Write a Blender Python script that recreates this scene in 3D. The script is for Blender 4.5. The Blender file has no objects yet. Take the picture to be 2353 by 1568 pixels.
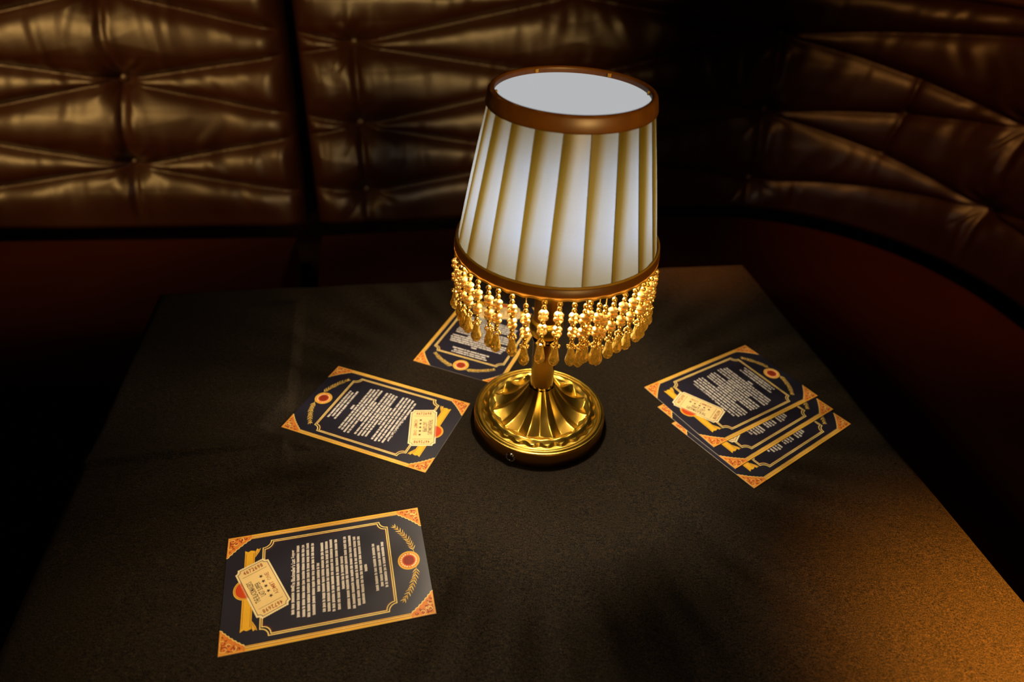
import bpy, math, random
import numpy as np
from mathutils import Matrix, Vector

# ------------------------------------------------------------------ scene, camera, light
scene = bpy.context.scene
col = scene.collection
MM = 0.001
TZ = 0.75                      # height of the table cloth above the floor
PI = math.pi

cam_data = bpy.data.cameras.new('camera')
cam_data.sensor_width = 36.0
cam_data.lens = 1594.293 / 2353.0 * 36.0
cam_data.clip_start = 0.02
cam_data.dof.use_dof = True
cam_data.dof.focus_distance = 0.585
cam_data.dof.aperture_fstop = 4.2
cam = bpy.data.objects.new('camera', cam_data)
col.objects.link(cam)
_rt = Vector((0.99875698, 0.02962871, 0.04008282))
_up = Vector((-0.04984468, 0.59368172, 0.80315473))
_fw = Vector((0.0, 0.80415431, -0.59442059))
cam.matrix_world = Matrix(((_rt.x, _up.x, -_fw.x, 0.0), (_rt.y, _up.y, -_fw.y, 0.0),
                           (_rt.z, _up.z, -_fw.z, TZ + 0.469597), (0, 0, 0, 1)))
scene.camera = cam

world = bpy.data.worlds.new('world'); scene.world = world
world.use_nodes = True
world.node_tree.nodes['Background'].inputs[0].default_value = (1.0, 0.36, 0.16, 1)
world.node_tree.nodes['Background'].inputs[1].default_value = 0.0045

scene.view_settings.view_transform = 'Standard'
scene.view_settings.look = 'None'
scene.view_settings.exposure = 0.0
scene.view_settings.gamma = 1.0
scene.view_settings.use_curve_mapping = False
cy_ = scene.cycles
cy_.use_denoising = True
cy_.max_bounces = 10
cy_.transmission_bounces = 10
cy_.glossy_bounces = 5
cy_.diffuse_bounces = 3
cy_.sample_clamp_indirect = 4.0
cy_.caustics_refractive = False
cy_.blur_glossy = 0.6

LAMP_X, LAMP_Y = 29.9 * MM, 504.6 * MM

def add_light(name, kind, loc, energy, color, target=None, **kw):
    d = bpy.data.lights.new(name, kind)
    d.energy = energy; d.color = color
    for k, v in kw.items():
        setattr(d, k, v)
    o = bpy.data.objects.new(name, d)
    o.location = loc
    if target is not None:
        o.rotation_euler = (Vector(target) - Vector(loc)).to_track_quat('-Z', 'Y').to_euler()
    col.objects.link(o)
    return o

# the table lamp's own light is its glowing bulb (material 'lit_bulb')
BULB_COLOR, BULB_STRENGTH = (1.0, 0.84, 0.62), 480.0
# room lamps, besides the two added lights: one left of the booth, one to the right, a small spot over the table corner
add_light('room_lamp_left', 'SPOT', (-1.50, -0.30, TZ + 0.82), 135.0, (1.0, 0.56, 0.16), target=(-0.98, 1.32, TZ + 0.12),
          spot_size=math.radians(32), spot_blend=0.8, shadow_soft_size=0.20)
add_light('added_front_light', 'SPOT', (0.40, -0.55, TZ + 0.66), 110.0, (1.0, 0.60, 0.19), target=(-0.22, 1.42, TZ + 0.12),
          spot_size=math.radians(27), spot_blend=0.8, shadow_soft_size=0.14)  # added light, no known lamp: puts highlights on the middle back panel
add_light('added_near_fill', 'SPOT', (-0.45, -0.35, TZ + 1.30), 50.0, (1.0, 0.74, 0.42), target=(-0.16, 0.29, TZ),
          spot_size=math.radians(17), spot_blend=1.0, shadow_soft_size=0.08)  # added fill, no such lamp in the room: brightens the front card
add_light('room_lamp_right', 'SPOT', (0.95, -0.35, TZ + 0.85), 1400.0, (1.0, 0.38, 0.04), target=(0.48, 0.17, TZ),
          spot_size=math.radians(21), spot_blend=0.85, shadow_soft_size=0.05)
add_light('room_lamp_ceiling', 'SPOT', (0.30, 0.25, TZ + 1.35), 52.0, (1.0, 0.40, 0.09), target=(0.96, 1.30, TZ + 0.0),
          spot_size=math.radians(33), spot_blend=0.9, shadow_soft_size=0.12)

add_light('room_lamp_back', 'SPOT', (0.62, 1.05, TZ + 1.1), 110.0, (1.0, 0.36, 0.08), target=(0.235, 0.835, TZ),
          spot_size=math.radians(11), spot_blend=1.0, shadow_soft_size=0.04)

# ------------------------------------------------------------------ helpers
def tag(o, label=None, cat=None, group=None, kind=None):
    if label: o['label'] = label
    if cat: o['category'] = cat
    if group: o['group'] = group
    if kind: o['kind'] = kind
    return o

def mesh_from(name, verts, faces, mats=(), smooth=False, midx=None, uv=None):
    me = bpy.data.meshes.new(name)
    me.from_pydata([tuple(map(float, v)) for v in verts], [], [tuple(map(int, f)) for f in faces])
    for m in mats:
        me.materials.append(m)
    if smooth:
        me.polygons.foreach_set('use_smooth', [True] * len(me.polygons))
    if midx is not None:
        me.polygons.foreach_set('material_index', list(midx))
    if uv is not None:
        layer = me.uv_layers.new(name='UVMap')
        idx = np.empty(len(me.loops), dtype=np.int32)
        me.loops.foreach_get('vertex_index', idx)
        layer.data.foreach_set('uv', np.asarray(uv, dtype=np.float32)[idx].ravel())
    me.update()
    return me

def link(name, me, parent=None, loc=None):
    o = bpy.data.objects.new(name, me)
    col.objects.link(o)
    if parent is not None:
        o.parent = parent
    if loc is not None:
        o.location = loc
    return o

def empty(name, loc=(0, 0, 0), rz=0.0):
    o = bpy.data.objects.new(name, None)
    o.empty_display_size = 0.03
    o.location = loc; o.rotation_euler = (0, 0, rz)
    col.objects.link(o)
    return o

def copy_tree(o, parent=None):
    c = o.copy(); col.objects.link(c)
    if parent is not None: c.parent = parent
    for ch in list(o.children):
        copy_tree(ch, c)
    return c

def grid_faces(nu, nv, wrap_u=False):
    f = []
    for i in range(nu if wrap_u else nu - 1):
        i2 = (i + 1) % nu
        for j in range(nv - 1):
            f.append((i * nv + j, i2 * nv + j, i2 * nv + j + 1, i * nv + j + 1))
    return f

def lathe(profile, n=48, cap0=False, cap1=False):
    """profile: list of (r, z); counter-clockwise about +z, outside when the profile rises"""
    vs = []
    for i in range(n):
        a = 2 * PI * i / n
        for r, z in profile:
            vs.append((r * math.cos(a), r * math.sin(a), z))
    m = len(profile)
    fs = grid_faces(n, m, True)
    if cap0: fs.append(tuple(i * m for i in range(n - 1, -1, -1)))
    if cap1: fs.append(tuple(i * m + m - 1 for i in range(n)))
    return vs, fs

def merge(parts):
    V, F = [], []
    for vs, fs in parts:
        b = len(V)
        V += list(vs)
        F += [tuple(i + b for i in f) for f in fs]
    return V, F

def moved(vf, dx=0, dy=0, dz=0, rz=0.0):
    c, s = math.cos(rz), math.sin(rz)
    return [(c * x - s * y + dx, s * x + c * y + dy, z + dz) for x, y, z in vf[0]], vf[1]

def box(x0, x1, y0, y1, z0, z1):
    v = [(x0, y0, z0), (x1, y0, z0), (x1, y1, z0), (x0, y1, z0), (x0, y0, z1), (x1, y0, z1), (x1, y1, z1), (x0, y1, z1)]
    return v, [(3, 2, 1, 0), (4, 5, 6, 7), (0, 1, 5, 4), (1, 2, 6, 5), (2, 3, 7, 6), (3, 0, 4, 7)]

def bevel(o, w, seg=2):
    m = o.modifiers.new('bevel', 'BEVEL'); m.width = w; m.segments = seg; m.limit_method = 'ANGLE'
    return o

# smooth value noise for geometry
def vnoise(x, y, seed=0):
    rs = np.random.RandomState(seed)
    tab = rs.rand(64, 64)
    xi = np.floor(x).astype(int); yi = np.floor(y).astype(int)
    fx = x - xi; fy = y - yi
    fx = fx * fx * (3 - 2 * fx); fy = fy * fy * (3 - 2 * fy)
    g = lambda a, b: tab[a % 64, b % 64]
    return (g(xi, yi) * (1 - fx) * (1 - fy) + g(xi + 1, yi) * fx * (1 - fy)
            + g(xi, yi + 1) * (1 - fx) * fy + g(xi + 1, yi + 1) * fx * fy) * 2 - 1

# ------------------------------------------------------------------ materials
def mat(name):
    m = bpy.data.materials.new(name); m.use_nodes = True
    nt = m.node_tree
    return m, nt, nt.nodes['Principled BSDF']

def node(nt, typ, **inp):
    n = nt.nodes.new(typ)
    for k, v in inp.items():
        n.inputs[k.replace('_', ' ')].default_value = v
    return n

def simple(name, color, rough=0.5, metal=0.0, spec=0.5, bump=None, var=0.0, var_scale=200):
    m, nt, b = mat(name)
    b.inputs['Roughness'].default_value = rough
    b.inputs['Metallic'].default_value = metal
    b.inputs['Specular IOR Level'].default_value = spec
    tc = nt.nodes.new('ShaderNodeTexCoord')
    nz = node(nt, 'ShaderNodeTexNoise', Scale=var_scale, Detail=3.0)
    nt.links.new(tc.outputs['Object'], nz.inputs['Vector'])
    mix = nt.nodes.new('ShaderNodeMix'); mix.data_type = 'RGBA'
    mix.inputs['A'].default_value = tuple(c * (1 - var) for c in color) + (1,)
    mix.inputs['B'].default_value = tuple(min(1, c * (1 + var)) for c in color) + (1,)
    nt.links.new(nz.outputs['Fac'], mix.inputs['Factor'])
    nt.links.new(mix.outputs['Result'], b.inputs['Base Color'])
    if bump:
        bs, bd = bump
        n2 = node(nt, 'ShaderNodeTexNoise', Scale=bs, Detail=4.0)
        nt.links.new(tc.outputs['Object'], n2.inputs['Vector'])
        bp = node(nt, 'ShaderNodeBump', Strength=1.0, Distance=bd)
        nt.links.new(n2.outputs['Fac'], bp.inputs['Height'])
        nt.links.new(bp.outputs['Normal'], b.inputs['Normal'])
    return m

M = {}
M['leather'] = simple('oxblood_leather', (0.027, 0.0064, 0.0014), 0.40, spec=0.6, bump=(420, 0.00035), var=0.25, var_scale=9)
M['seat_leather'] = simple('seat_leather', (0.050, 0.0110, 0.0045), 0.7, spec=0.06, bump=(420, 0.0003), var=0.25, var_scale=9)
M['piping'] = simple('leather_piping', (0.05, 0.016, 0.006), 0.35, var=0.1)
M['plinth'] = simple('black_plinth', (0.012, 0.008, 0.006), 0.6, var=0.2)
M['floor'] = simple('dark_carpet', (0.012, 0.007, 0.005), 0.95, spec=0.1, bump=(900, 0.002), var=0.4, var_scale=300)
M['wall'] = simple('dark_wall_paint', (0.02, 0.007, 0.004), 0.85, spec=0.2, bump=(150, 0.0006), var=0.2, var_scale=5)
M['wood'] = simple('dark_table_wood', (0.03, 0.015, 0.008), 0.4, var=0.3, var_scale=30)
M['iron'] = simple('black_iron', (0.02, 0.02, 0.02), 0.5, metal=0.6, var=0.1)

def cloth_material():
    m, nt, b = mat('black_felt_cloth')
    tc = nt.nodes.new('ShaderNodeTexCoord')
    n1 = node(nt, 'ShaderNodeTexNoise', Scale=1100.0, Detail=2.0, Roughness=0.7)
    n2 = node(nt, 'ShaderNodeTexNoise', Scale=9.0, Detail=3.0)
    mp = nt.nodes.new('ShaderNodeMapping'); mp.inputs['Scale'].default_value = (260, 900, 400); mp.inputs['Rotation'].default_value = (0, 0, 0.9)
    n3 = node(nt, 'ShaderNodeTexNoise', Scale=1.0, Detail=2.0)
    nt.links.new(tc.outputs['Object'], mp.inputs['Vector']); nt.links.new(mp.outputs['Vector'], n3.inputs['Vector'])
    for n in (n1, n2): nt.links.new(tc.outputs['Object'], n.inputs['Vector'])
    ramp = nt.nodes.new('ShaderNodeValToRGB')
    ramp.color_ramp.elements[0].position = 0.36; ramp.color_ramp.elements[0].color = (0.0012, 0.0008, 0.0004, 1)
    ramp.color_ramp.elements[1].position = 0.72; ramp.color_ramp.elements[1].color = (0.034, 0.0220, 0.0110, 1)
    e3 = ramp.color_ramp.elements.new(0.86); e3.color = (0.14, 0.10, 0.06, 1)
    add = nt.nodes.new('ShaderNodeMath'); add.operation = 'ADD'
    nt.links.new(n1.outputs['Fac'], add.inputs[0])
    mul = nt.nodes.new('ShaderNodeMath'); mul.operation = 'MULTIPLY_ADD'; mul.inputs[1].default_value = 0.35; mul.inputs[2].default_value = -0.175
    nt.links.new(n3.outputs['Fac'], mul.inputs[0]); nt.links.new(mul.outputs[0], add.inputs[1])
    nt.links.new(add.outputs[0], ramp.inputs['Fac'])
    nt.links.new(ramp.outputs['Color'], b.inputs['Base Color'])
    b.inputs['Roughness'].default_value = 0.85
    b.inputs['Specular IOR Level'].default_value = 0.12
    b.inputs['Sheen Weight'].default_value = 0.0
    b.inputs['Sheen Roughness'].default_value = 0.4
    b.inputs['Sheen Tint'].default_value = (0.9, 0.7, 0.5, 1)
    bp = node(nt, 'ShaderNodeBump', Strength=0.7, Distance=0.0006)
    nt.links.new(add.outputs[0], bp.inputs['Height']); nt.links.new(bp.outputs['Normal'], b.inputs['Normal'])
    return m
M['cloth'] = cloth_material()

def brass_material(name, color, rough, aniso_axis=None, bump=0.10):
    m, nt, b = mat(name)
    b.inputs['Metallic'].default_value = 1.0
    b.inputs['Base Color'].default_value = (*color, 1)
    tc = nt.nodes.new('ShaderNodeTexCoord')
    mp = nt.nodes.new('ShaderNodeMapping')
    mp.inputs['Scale'].default_value = (1, 1, 1) if aniso_axis is None else aniso_axis
    n1 = node(nt, 'ShaderNodeTexNoise', Scale=1400.0, Detail=2.0)
    n2 = node(nt, 'ShaderNodeTexNoise', Scale=60.0, Detail=4.0)
    nt.links.new(tc.outputs['Object'], mp.inputs['Vector'])
    nt.links.new(mp.outputs['Vector'], n1.inputs['Vector']); nt.links.new(tc.outputs['Object'], n2.inputs['Vector'])
    mr = nt.nodes.new('ShaderNodeMapRange')
    mr.inputs['To Min'].default_value = rough * 0.75; mr.inputs['To Max'].default_value = rough * 1.3
    nt.links.new(n2.outputs['Fac'], mr.inputs['Value']); nt.links.new(mr.outputs['Result'], b.inputs['Roughness'])
    bp = node(nt, 'ShaderNodeBump', Strength=bump, Distance=0.0002)
    nt.links.new(n1.outputs['Fac'], bp.inputs['Height']); nt.links.new(bp.outputs['Normal'], b.inputs['Normal'])
    return m
M['brass'] = brass_material('antique_brass', (0.92, 0.62, 0.10), 0.31)
M['brass_tube'] = brass_material('brushed_brass', (0.10, 0.054, 0.013), 0.18, (1, 1, 0.03), 0.015)
M['brass_side'] = brass_material('brushed_brass_side', (0.70, 0.36, 0.06), 0.30, (1, 1, 8))
M['chrome'] = brass_material('chrome', (0.75, 0.70, 0.68), 0.12)
M['dark_button'] = simple('dark_button', (0.02, 0.008, 0.006), 0.15, var=0.0)

def fabric_material():
    """pleated satin: one layer is pale, the folded part (low u) is three layers and lets less, warmer light through"""
    m = bpy.data.materials.new('pleated_satin'); m.use_nodes = True
    nt = m.node_tree; nt.nodes.clear()
    out = nt.nodes.new('ShaderNodeOutputMaterial')
    uv = nt.nodes.new('ShaderNodeUVMap'); uv.uv_map = 'UVMap'
    sep = nt.nodes.new('ShaderNodeSeparateXYZ'); nt.links.new(uv.outputs['UV'], sep.inputs[0])
    oi = nt.nodes.new('ShaderNodeObjectInfo')
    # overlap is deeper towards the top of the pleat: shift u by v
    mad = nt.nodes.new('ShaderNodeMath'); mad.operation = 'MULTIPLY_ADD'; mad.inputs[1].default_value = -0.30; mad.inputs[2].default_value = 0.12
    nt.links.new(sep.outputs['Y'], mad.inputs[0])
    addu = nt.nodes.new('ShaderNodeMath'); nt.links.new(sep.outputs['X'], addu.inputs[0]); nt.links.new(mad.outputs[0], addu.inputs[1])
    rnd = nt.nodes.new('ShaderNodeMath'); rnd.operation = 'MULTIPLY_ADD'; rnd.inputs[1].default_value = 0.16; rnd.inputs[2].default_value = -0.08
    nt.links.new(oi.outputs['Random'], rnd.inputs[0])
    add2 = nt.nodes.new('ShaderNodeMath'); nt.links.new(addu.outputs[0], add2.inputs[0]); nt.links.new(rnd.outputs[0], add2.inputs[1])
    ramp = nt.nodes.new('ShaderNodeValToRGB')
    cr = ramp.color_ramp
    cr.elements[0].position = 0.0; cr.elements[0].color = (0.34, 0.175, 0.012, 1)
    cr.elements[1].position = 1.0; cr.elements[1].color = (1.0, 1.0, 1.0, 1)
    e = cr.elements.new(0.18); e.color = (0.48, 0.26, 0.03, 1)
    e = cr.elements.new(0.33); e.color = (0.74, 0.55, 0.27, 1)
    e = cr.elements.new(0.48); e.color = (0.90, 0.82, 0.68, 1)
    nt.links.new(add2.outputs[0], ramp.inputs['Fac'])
    tint = nt.nodes.new('ShaderNodeMix'); tint.data_type = 'RGBA'; tint.blend_type = 'MULTIPLY'
    tint.inputs['Factor'].default_value = 1.0
    tint.inputs['B'].default_value = (*FABRIC, 1)
    # warmer lamp glow towards both ends, painted into the cloth colour
    end_glow = nt.nodes.new('ShaderNodeValToRGB'); hr = end_glow.color_ramp
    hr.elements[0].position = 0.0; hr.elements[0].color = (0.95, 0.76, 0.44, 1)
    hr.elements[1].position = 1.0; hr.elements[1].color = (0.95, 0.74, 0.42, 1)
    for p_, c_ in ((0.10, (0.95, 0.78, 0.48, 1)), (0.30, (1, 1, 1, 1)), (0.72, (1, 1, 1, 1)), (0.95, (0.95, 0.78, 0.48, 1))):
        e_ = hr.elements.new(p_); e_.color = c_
    nt.links.new(sep.outputs['Y'], end_glow.inputs['Fac'])
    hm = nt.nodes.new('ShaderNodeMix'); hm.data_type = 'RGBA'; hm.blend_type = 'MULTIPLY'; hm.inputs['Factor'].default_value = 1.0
    nt.links.new(ramp.outputs['Color'], hm.inputs['A']); nt.links.new(end_glow.outputs['Color'], hm.inputs['B'])
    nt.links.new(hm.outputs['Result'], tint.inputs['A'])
    tr = nt.nodes.new('ShaderNodeBsdfTranslucent'); nt.links.new(tint.outputs['Result'], tr.inputs['Color'])
    df = nt.nodes.new('ShaderNodeBsdfDiffuse'); nt.links.new(tint.outputs['Result'], df.inputs['Color'])
    gl = nt.nodes.new('ShaderNodeBsdfGlossy'); gl.inputs['Roughness'].default_value = 0.35; gl.inputs['Color'].default_value = (1, 0.95, 0.85, 1)
    a = nt.nodes.new('ShaderNodeAddShader'); nt.links.new(tr.outputs[0], a.inputs[0]); nt.links.new(df.outputs[0], a.inputs[1])
    mx = nt.nodes.new('ShaderNodeMixShader'); mx.inputs[0].default_value = 0.010
    nt.links.new(a.outputs[0], mx.inputs[1]); nt.links.new(gl.outputs[0], mx.inputs[2])
    nt.links.new(mx.outputs[0], out.inputs['Surface'])
    return m
FABRIC = (0.0120, 0.0151, 0.0232)
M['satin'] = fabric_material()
def translucent(name, color, trans=0.5, rough=0.4):
    m = bpy.data.materials.new(name); m.use_nodes = True
    nt = m.node_tree; b = nt.nodes['Principled BSDF']
    tc = nt.nodes.new('ShaderNodeTexCoord'); nz = node(nt, 'ShaderNodeTexNoise', Scale=120.0, Detail=3.0)
    nt.links.new(tc.outputs['Object'], nz.inputs['Vector'])
    mix = nt.nodes.new('ShaderNodeMix'); mix.data_type = 'RGBA'
    mix.inputs['A'].default_value = tuple(c * 0.7 for c in color) + (1,)
    mix.inputs['B'].default_value = tuple(c * 1.3 for c in color) + (1,)
    nt.links.new(nz.outputs['Fac'], mix.inputs['Factor'])
    nt.links.new(mix.outputs['Result'], b.inputs['Base Color'])
    b.inputs['Roughness'].default_value = rough
    tr = nt.nodes.new('ShaderNodeBsdfTranslucent'); nt.links.new(mix.outputs['Result'], tr.inputs['Color'])
    a = nt.nodes.new('ShaderNodeMixShader'); a.inputs[0].default_value = trans
    nt.links.new(b.outputs[0], a.inputs[1]); nt.links.new(tr.outputs[0], a.inputs[2])
    nt.links.new(a.outputs[0], nt.nodes['Material Output'].inputs['Surface'])
    return m
M['trim'] = translucent('brown_trim_ribbon', (0.10, 0.036, 0.0035), 0.50)
M['trim_gold'] = translucent('gold_trim_cord', (0.42, 0.26, 0.03), 0.60)
def emit(name, color, strength):
    m = bpy.data.materials.new(name); m.use_nodes = True
    nt = m.node_tree; nt.nodes.clear()
    out = nt.nodes.new('ShaderNodeOutputMaterial'); e = nt.nodes.new('ShaderNodeEmission')
    e.inputs[0].default_value = (*color, 1); e.inputs[1].default_value = strength
    nt.links.new(e.outputs[0], out.inputs[0])
    return m
M['added_glow_disc'] = emit('added_glow', (0.965, 0.985, 1.0), 0.47)  # added flat glow in place of the overbright shade interior
M['bulb'] = emit('lit_bulb', BULB_COLOR, BULB_STRENGTH)

def bead_material(name, tint, rough, metal_mix, clear):
    m, nt, b = mat(name)
    b.inputs['Base Color'].default_value = (*tint, 1)
    b.inputs['Roughness'].default_value = rough
    b.inputs['IOR'].default_value = 1.55
    b.inputs['Transmission Weight'].default_value = 1.0 - metal_mix
    b.inputs['Metallic'].default_value = metal_mix
    tc = nt.nodes.new('ShaderNodeTexCoord'); nz = node(nt, 'ShaderNodeTexNoise', Scale=900.0)
    nt.links.new(tc.outputs['Object'], nz.inputs['Vector'])
    mr = nt.nodes.new('ShaderNodeMapRange'); mr.inputs['To Min'].default_value = rough * 0.7; mr.inputs['To Max'].default_value = rough * 1.4
    nt.links.new(nz.outputs['Fac'], mr.inputs['Value']); nt.links.new(mr.outputs['Result'], b.inputs['Roughness'])
    tr = nt.nodes.new('ShaderNodeBsdfTransparent'); tr.inputs['Color'].default_value = (1.0, 0.86, 0.62, 1)
    mx = nt.nodes.new('ShaderNodeMixShader'); mx.inputs[0].default_value = clear
    nt.links.new(b.outputs[0], mx.inputs[1]); nt.links.new(tr.outputs[0], mx.inputs[2])
    nt.links.new(mx.outputs[0], nt.nodes['Material Output'].inputs['Surface'])
    return m
M['crystal'] = bead_material('amber_crystal', (1.0, 0.74, 0.18), 0.03, 0.27, 0.05)
M['rondelle'] = bead_material('champagne_glass', (1.0, 0.74, 0.24), 0.20, 0.80, 0.14)
M['seed'] = bead_material('gold_seed_bead', (0.98, 0.66, 0.15), 0.26, 0.95, 0.05)

# printing inks of the cards
M['navy'] = simple('navy_card_stock', (0.0130, 0.0105, 0.0200), 0.40, spec=0.9, var=0.12, var_scale=900, bump=(2500, 0.00004))
_nb = M['navy'].node_tree.nodes['Principled BSDF']
_nb.inputs['Coat Weight'].default_value = 0.5; _nb.inputs['Coat Roughness'].default_value = 0.42
M['edge'] = simple('card_edge_paper', (0.72, 0.62, 0.50), 0.8, var=0.05)
M['gold'] = simple('gold_ink', (0.78, 0.43, 0.045), 0.45, var=0.10, var_scale=60)
M['gold_pale'] = simple('pale_gold_ink', (0.86, 0.62, 0.19), 0.45, var=0.08, var_scale=60)
M['ribbon'] = simple('ribbon_ink', (0.78, 0.42, 0.025), 0.45, var=0.15, var_scale=45)
M['red'] = simple('red_ink', (0.55, 0.055, 0.008), 0.45, var=0.1)
M['darkred'] = simple('dark_red_ink', (0.26, 0.028, 0.008), 0.5, var=0.35, var_scale=900)
M['orange'] = simple('orange_ink', (0.72, 0.22, 0.03), 0.45, var=0.25, var_scale=500)
M['white'] = simple('cream_lettering_ink', (0.84, 0.76, 0.66), 0.5, var=0.10, var_scale=1500)
M['cream'] = simple('ticket_cream_ink', (0.85, 0.62, 0.26), 0.5, var=0.05, var_scale=80)
M['cream_edge'] = simple('ticket_edge_ink', (0.88, 0.72, 0.40), 0.5, var=0.05)
M['brown_ink'] = simple('brown_ink', (0.055, 0.022, 0.012), 0.5, var=0.1)
M['number_red'] = simple('number_red_ink', (0.33, 0.085, 0.02), 0.5, var=0.15)

# ------------------------------------------------------------------ room shell
BT = math.radians(12.4)                       # the booth and the table are turned by this angle
def rotz(x, y, a=BT):
    return x * math.cos(a) - y * math.sin(a), x * math.sin(a) + y * math.cos(a)

fl = link('floor', mesh_from('floor', *box(-4.2, 3.4, -3.2, 3.6, -0.05, 0.0), [M['floor']])); tag(fl, 'dark carpeted floor under the booth and table', None, kind='structure')
# in the booth frame: back wall along the booth back, right wall beyond the corner
wb = link('wall_back', mesh_from('wall_back', *box(-3.6, 2.10, 1.90, 2.02, 0, 2.6), [M['wall']])); wb.rotation_euler.z = BT
tag(wb, 'dark wall behind the back banquettes', None, kind='structure')
wr = link('wall_right', mesh_from('wall_right', *box(1.98, 2.10, -2.6, 1.90, 0, 2.6), [M['wall']])); wr.rotation_euler.z = BT
tag(wr, 'dark wall behind the curved end of the banquette', None, kind='structure')

# ------------------------------------------------------------------ banquettes
def seg_dist(s, h, a, b, hs=1.0):
    ax, ay = a; bx, by = b
    dx, dy = bx - ax, (by - ay)
    L2 = dx * dx + dy * dy
    t = np.clip(((s - ax) * dx + (h - ay) * dy) / L2, 0, 1)
    return np.hypot(s - ax - t * dx, h - ay - t * dy), t

def tuft_height(S, H, creases, buttons, seams, s0, s1, htop, seed):
    """puffed leather: height in metres over the panel plane for (S,H) in metres"""
    # distance to the two nearest creases, blended so that the puffs between them are round
    d1 = np.full_like(S, 9.0); d2 = np.full_like(S, 9.0)
    for a, b in creases:
        d, _ = seg_dist(S, H, a, b)
        d2 = np.minimum(d2, np.maximum(d1, d))
        d1 = np.minimum(d1, d)
    kk = 0.75 * np.minimum(d1 + d2, 0.09)
    hh = np.maximum(kk - (d2 - d1), 0) / np.maximum(kk, 1e-6)
    dmin = d1 - hh * hh * kk / 4
    full = 0.030 - 0.011 * np.clip((S - 0.6) / 0.4, 0, 1) * (1.0 if seed == 23 else 0.0)
    low = np.clip(H / 0.13, 0, 1); low = 0.30 + 0.70 * low * low * (3 - 2 * low)
    puff = full * low * (1 - np.exp(-dmin / 0.019))
    # gathers run across the creases, strongest a short way out from them
    n1 = vnoise(S / 0.022 + 1.5 * vnoise(S / 0.09, H / 0.09, seed + 5), H / 0.16, seed)
    n2 = vnoise(S / 0.045, H / 0.20, seed + 1)
    g = np.exp(-((dmin - 0.026) / 0.030) ** 2)
    puff += g * (0.0024 * n1 + 0.0036 * n2)
    puff += 0.004 * vnoise(S / 0.16, H / 0.11, seed + 2)
    for a, b in seams:
        d, t = seg_dist(S, H, a, b)
        puff -= 0.010 * np.exp(-d / 0.009)
    for b in buttons:
        dx, dy = S - b[0], H - b[1]
        r = np.hypot(dx, dy)
        ang = np.arctan2(dy, dx)
        puff -= 0.020 * np.exp(-(r / 0.026) ** 2)
        puff += 0.0016 * np.cos(7 * ang + 3 * vnoise(ang * 2, r / 0.05, seed + 3)) * np.exp(-((r - 0.036) / 0.026) ** 2)
        # soft folds falling straight down from the button
        puff -= 0.0045 * np.exp(-(dx / (0.012 + 0.10 * np.maximum(-dy, 0))) ** 2) * np.exp(-((dy + 0.05) / 0.045) ** 2) * np.cos(dx / 0.006)
    e = 0.045
    fs = np.clip(np.minimum(S - s0, s1 - S) / e, 0, 1)
    fh = np.clip(np.minimum(H / 0.5, htop - H) / e, 0, 1)
    rnd = lambda f: np.sqrt(np.maximum(0, 1 - (1 - f) ** 2))
    env = rnd(fs) * rnd(fh)
    return (puff + 0.030) * env - 0.030 + 0.0

LEAN = math.tan(math.radians(7.0))
SEAT_Z = TZ - 0.27

def make_backrest(name, path, s0, s1, htop, creases, buttons, seams, parent, seed, ns, nh):
    """path(s) -> point, outward (away from sitter) normal; sitter side is -normal"""
    sa = np.linspace(s0, s1, ns); ha = np.linspace(0, htop, nh)
    S, H = np.meshgrid(sa, ha, indexing='ij')
    D = tuft_height(S, H, creases, buttons, seams, s0, s1, htop, seed)
    P = np.array([path(s)[0] for s in sa]); N = np.array([path(s)[1] for s in sa])
    off = LEAN * H - D + 0.012
    X = P[:, 0][:, None] + N[:, 0][:, None] * off
    Y = P[:, 1][:, None] + N[:, 1][:, None] * off
    Z = SEAT_Z + 0.004 + H
    V = np.stack([X, Y, Z], -1).reshape(-1, 3)
    F = grid_faces(ns, nh)
    # back side shell
    back = []
    for i in range(ns):
        for z in (0, htop):
            o = 0.13 + LEAN * 0.5
            back.append((P[i, 0] + N[i, 0] * o, P[i, 1] + N[i, 1] * o, SEAT_Z + 0.004 + z))
    b0 = len(V)
    V = np.vstack([V, np.array(back)])
    for i in range(ns - 1):
        F.append((i * nh, b0 + 2 * i, b0 + 2 * (i + 1), (i + 1) * nh))
        F.append((i * nh + nh - 1, (i + 1) * nh + nh - 1, b0 + 2 * (i + 1) + 1, b0 + 2 * i + 1))
        F.append((b0 + 2 * i, b0 + 2 * i + 1, b0 + 2 * (i + 1) + 1, b0 + 2 * (i + 1)))
    F.append(tuple([j for j in range(nh)] + [b0 + 1, b0]))
    k = (ns - 1) * nh; e = b0 + 2 * (ns - 1)
    F.append(tuple([k + j for j in range(nh - 1, -1, -1)] + [e, e + 1]))
    me = mesh_from(name, V, F, [M['leather']], smooth=True)
    o = link(name, me, parent)
    return o

button_vf = lathe([(0.0001, 0.007), (0.005, 0.0064), (0.009, 0.004), (0.0105, 0.0008), (0.0095, -0.002)], 20)
button_me = None
def add_button(path, s, h, parent, depth):
    global button_me
    if button_me is None:
        vs, fs = button_vf
        button_me = mesh_from('tufting_button', vs, [tuple(reversed(f)) for f in fs], [M['leather']], smooth=True)
    p, n = path(s)
    o = link('tufting_button', button_me, parent)
    off = LEAN * h + depth
    o.location = (p[0] + n[0] * off, p[1] + n[1] * off, SEAT_Z + 0.004 + h)
    d = Vector((-n[0], -n[1], LEAN)).normalized()
    o.rotation_euler = d.to_track_quat('Z', 'Y').to_euler()
    return o

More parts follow.
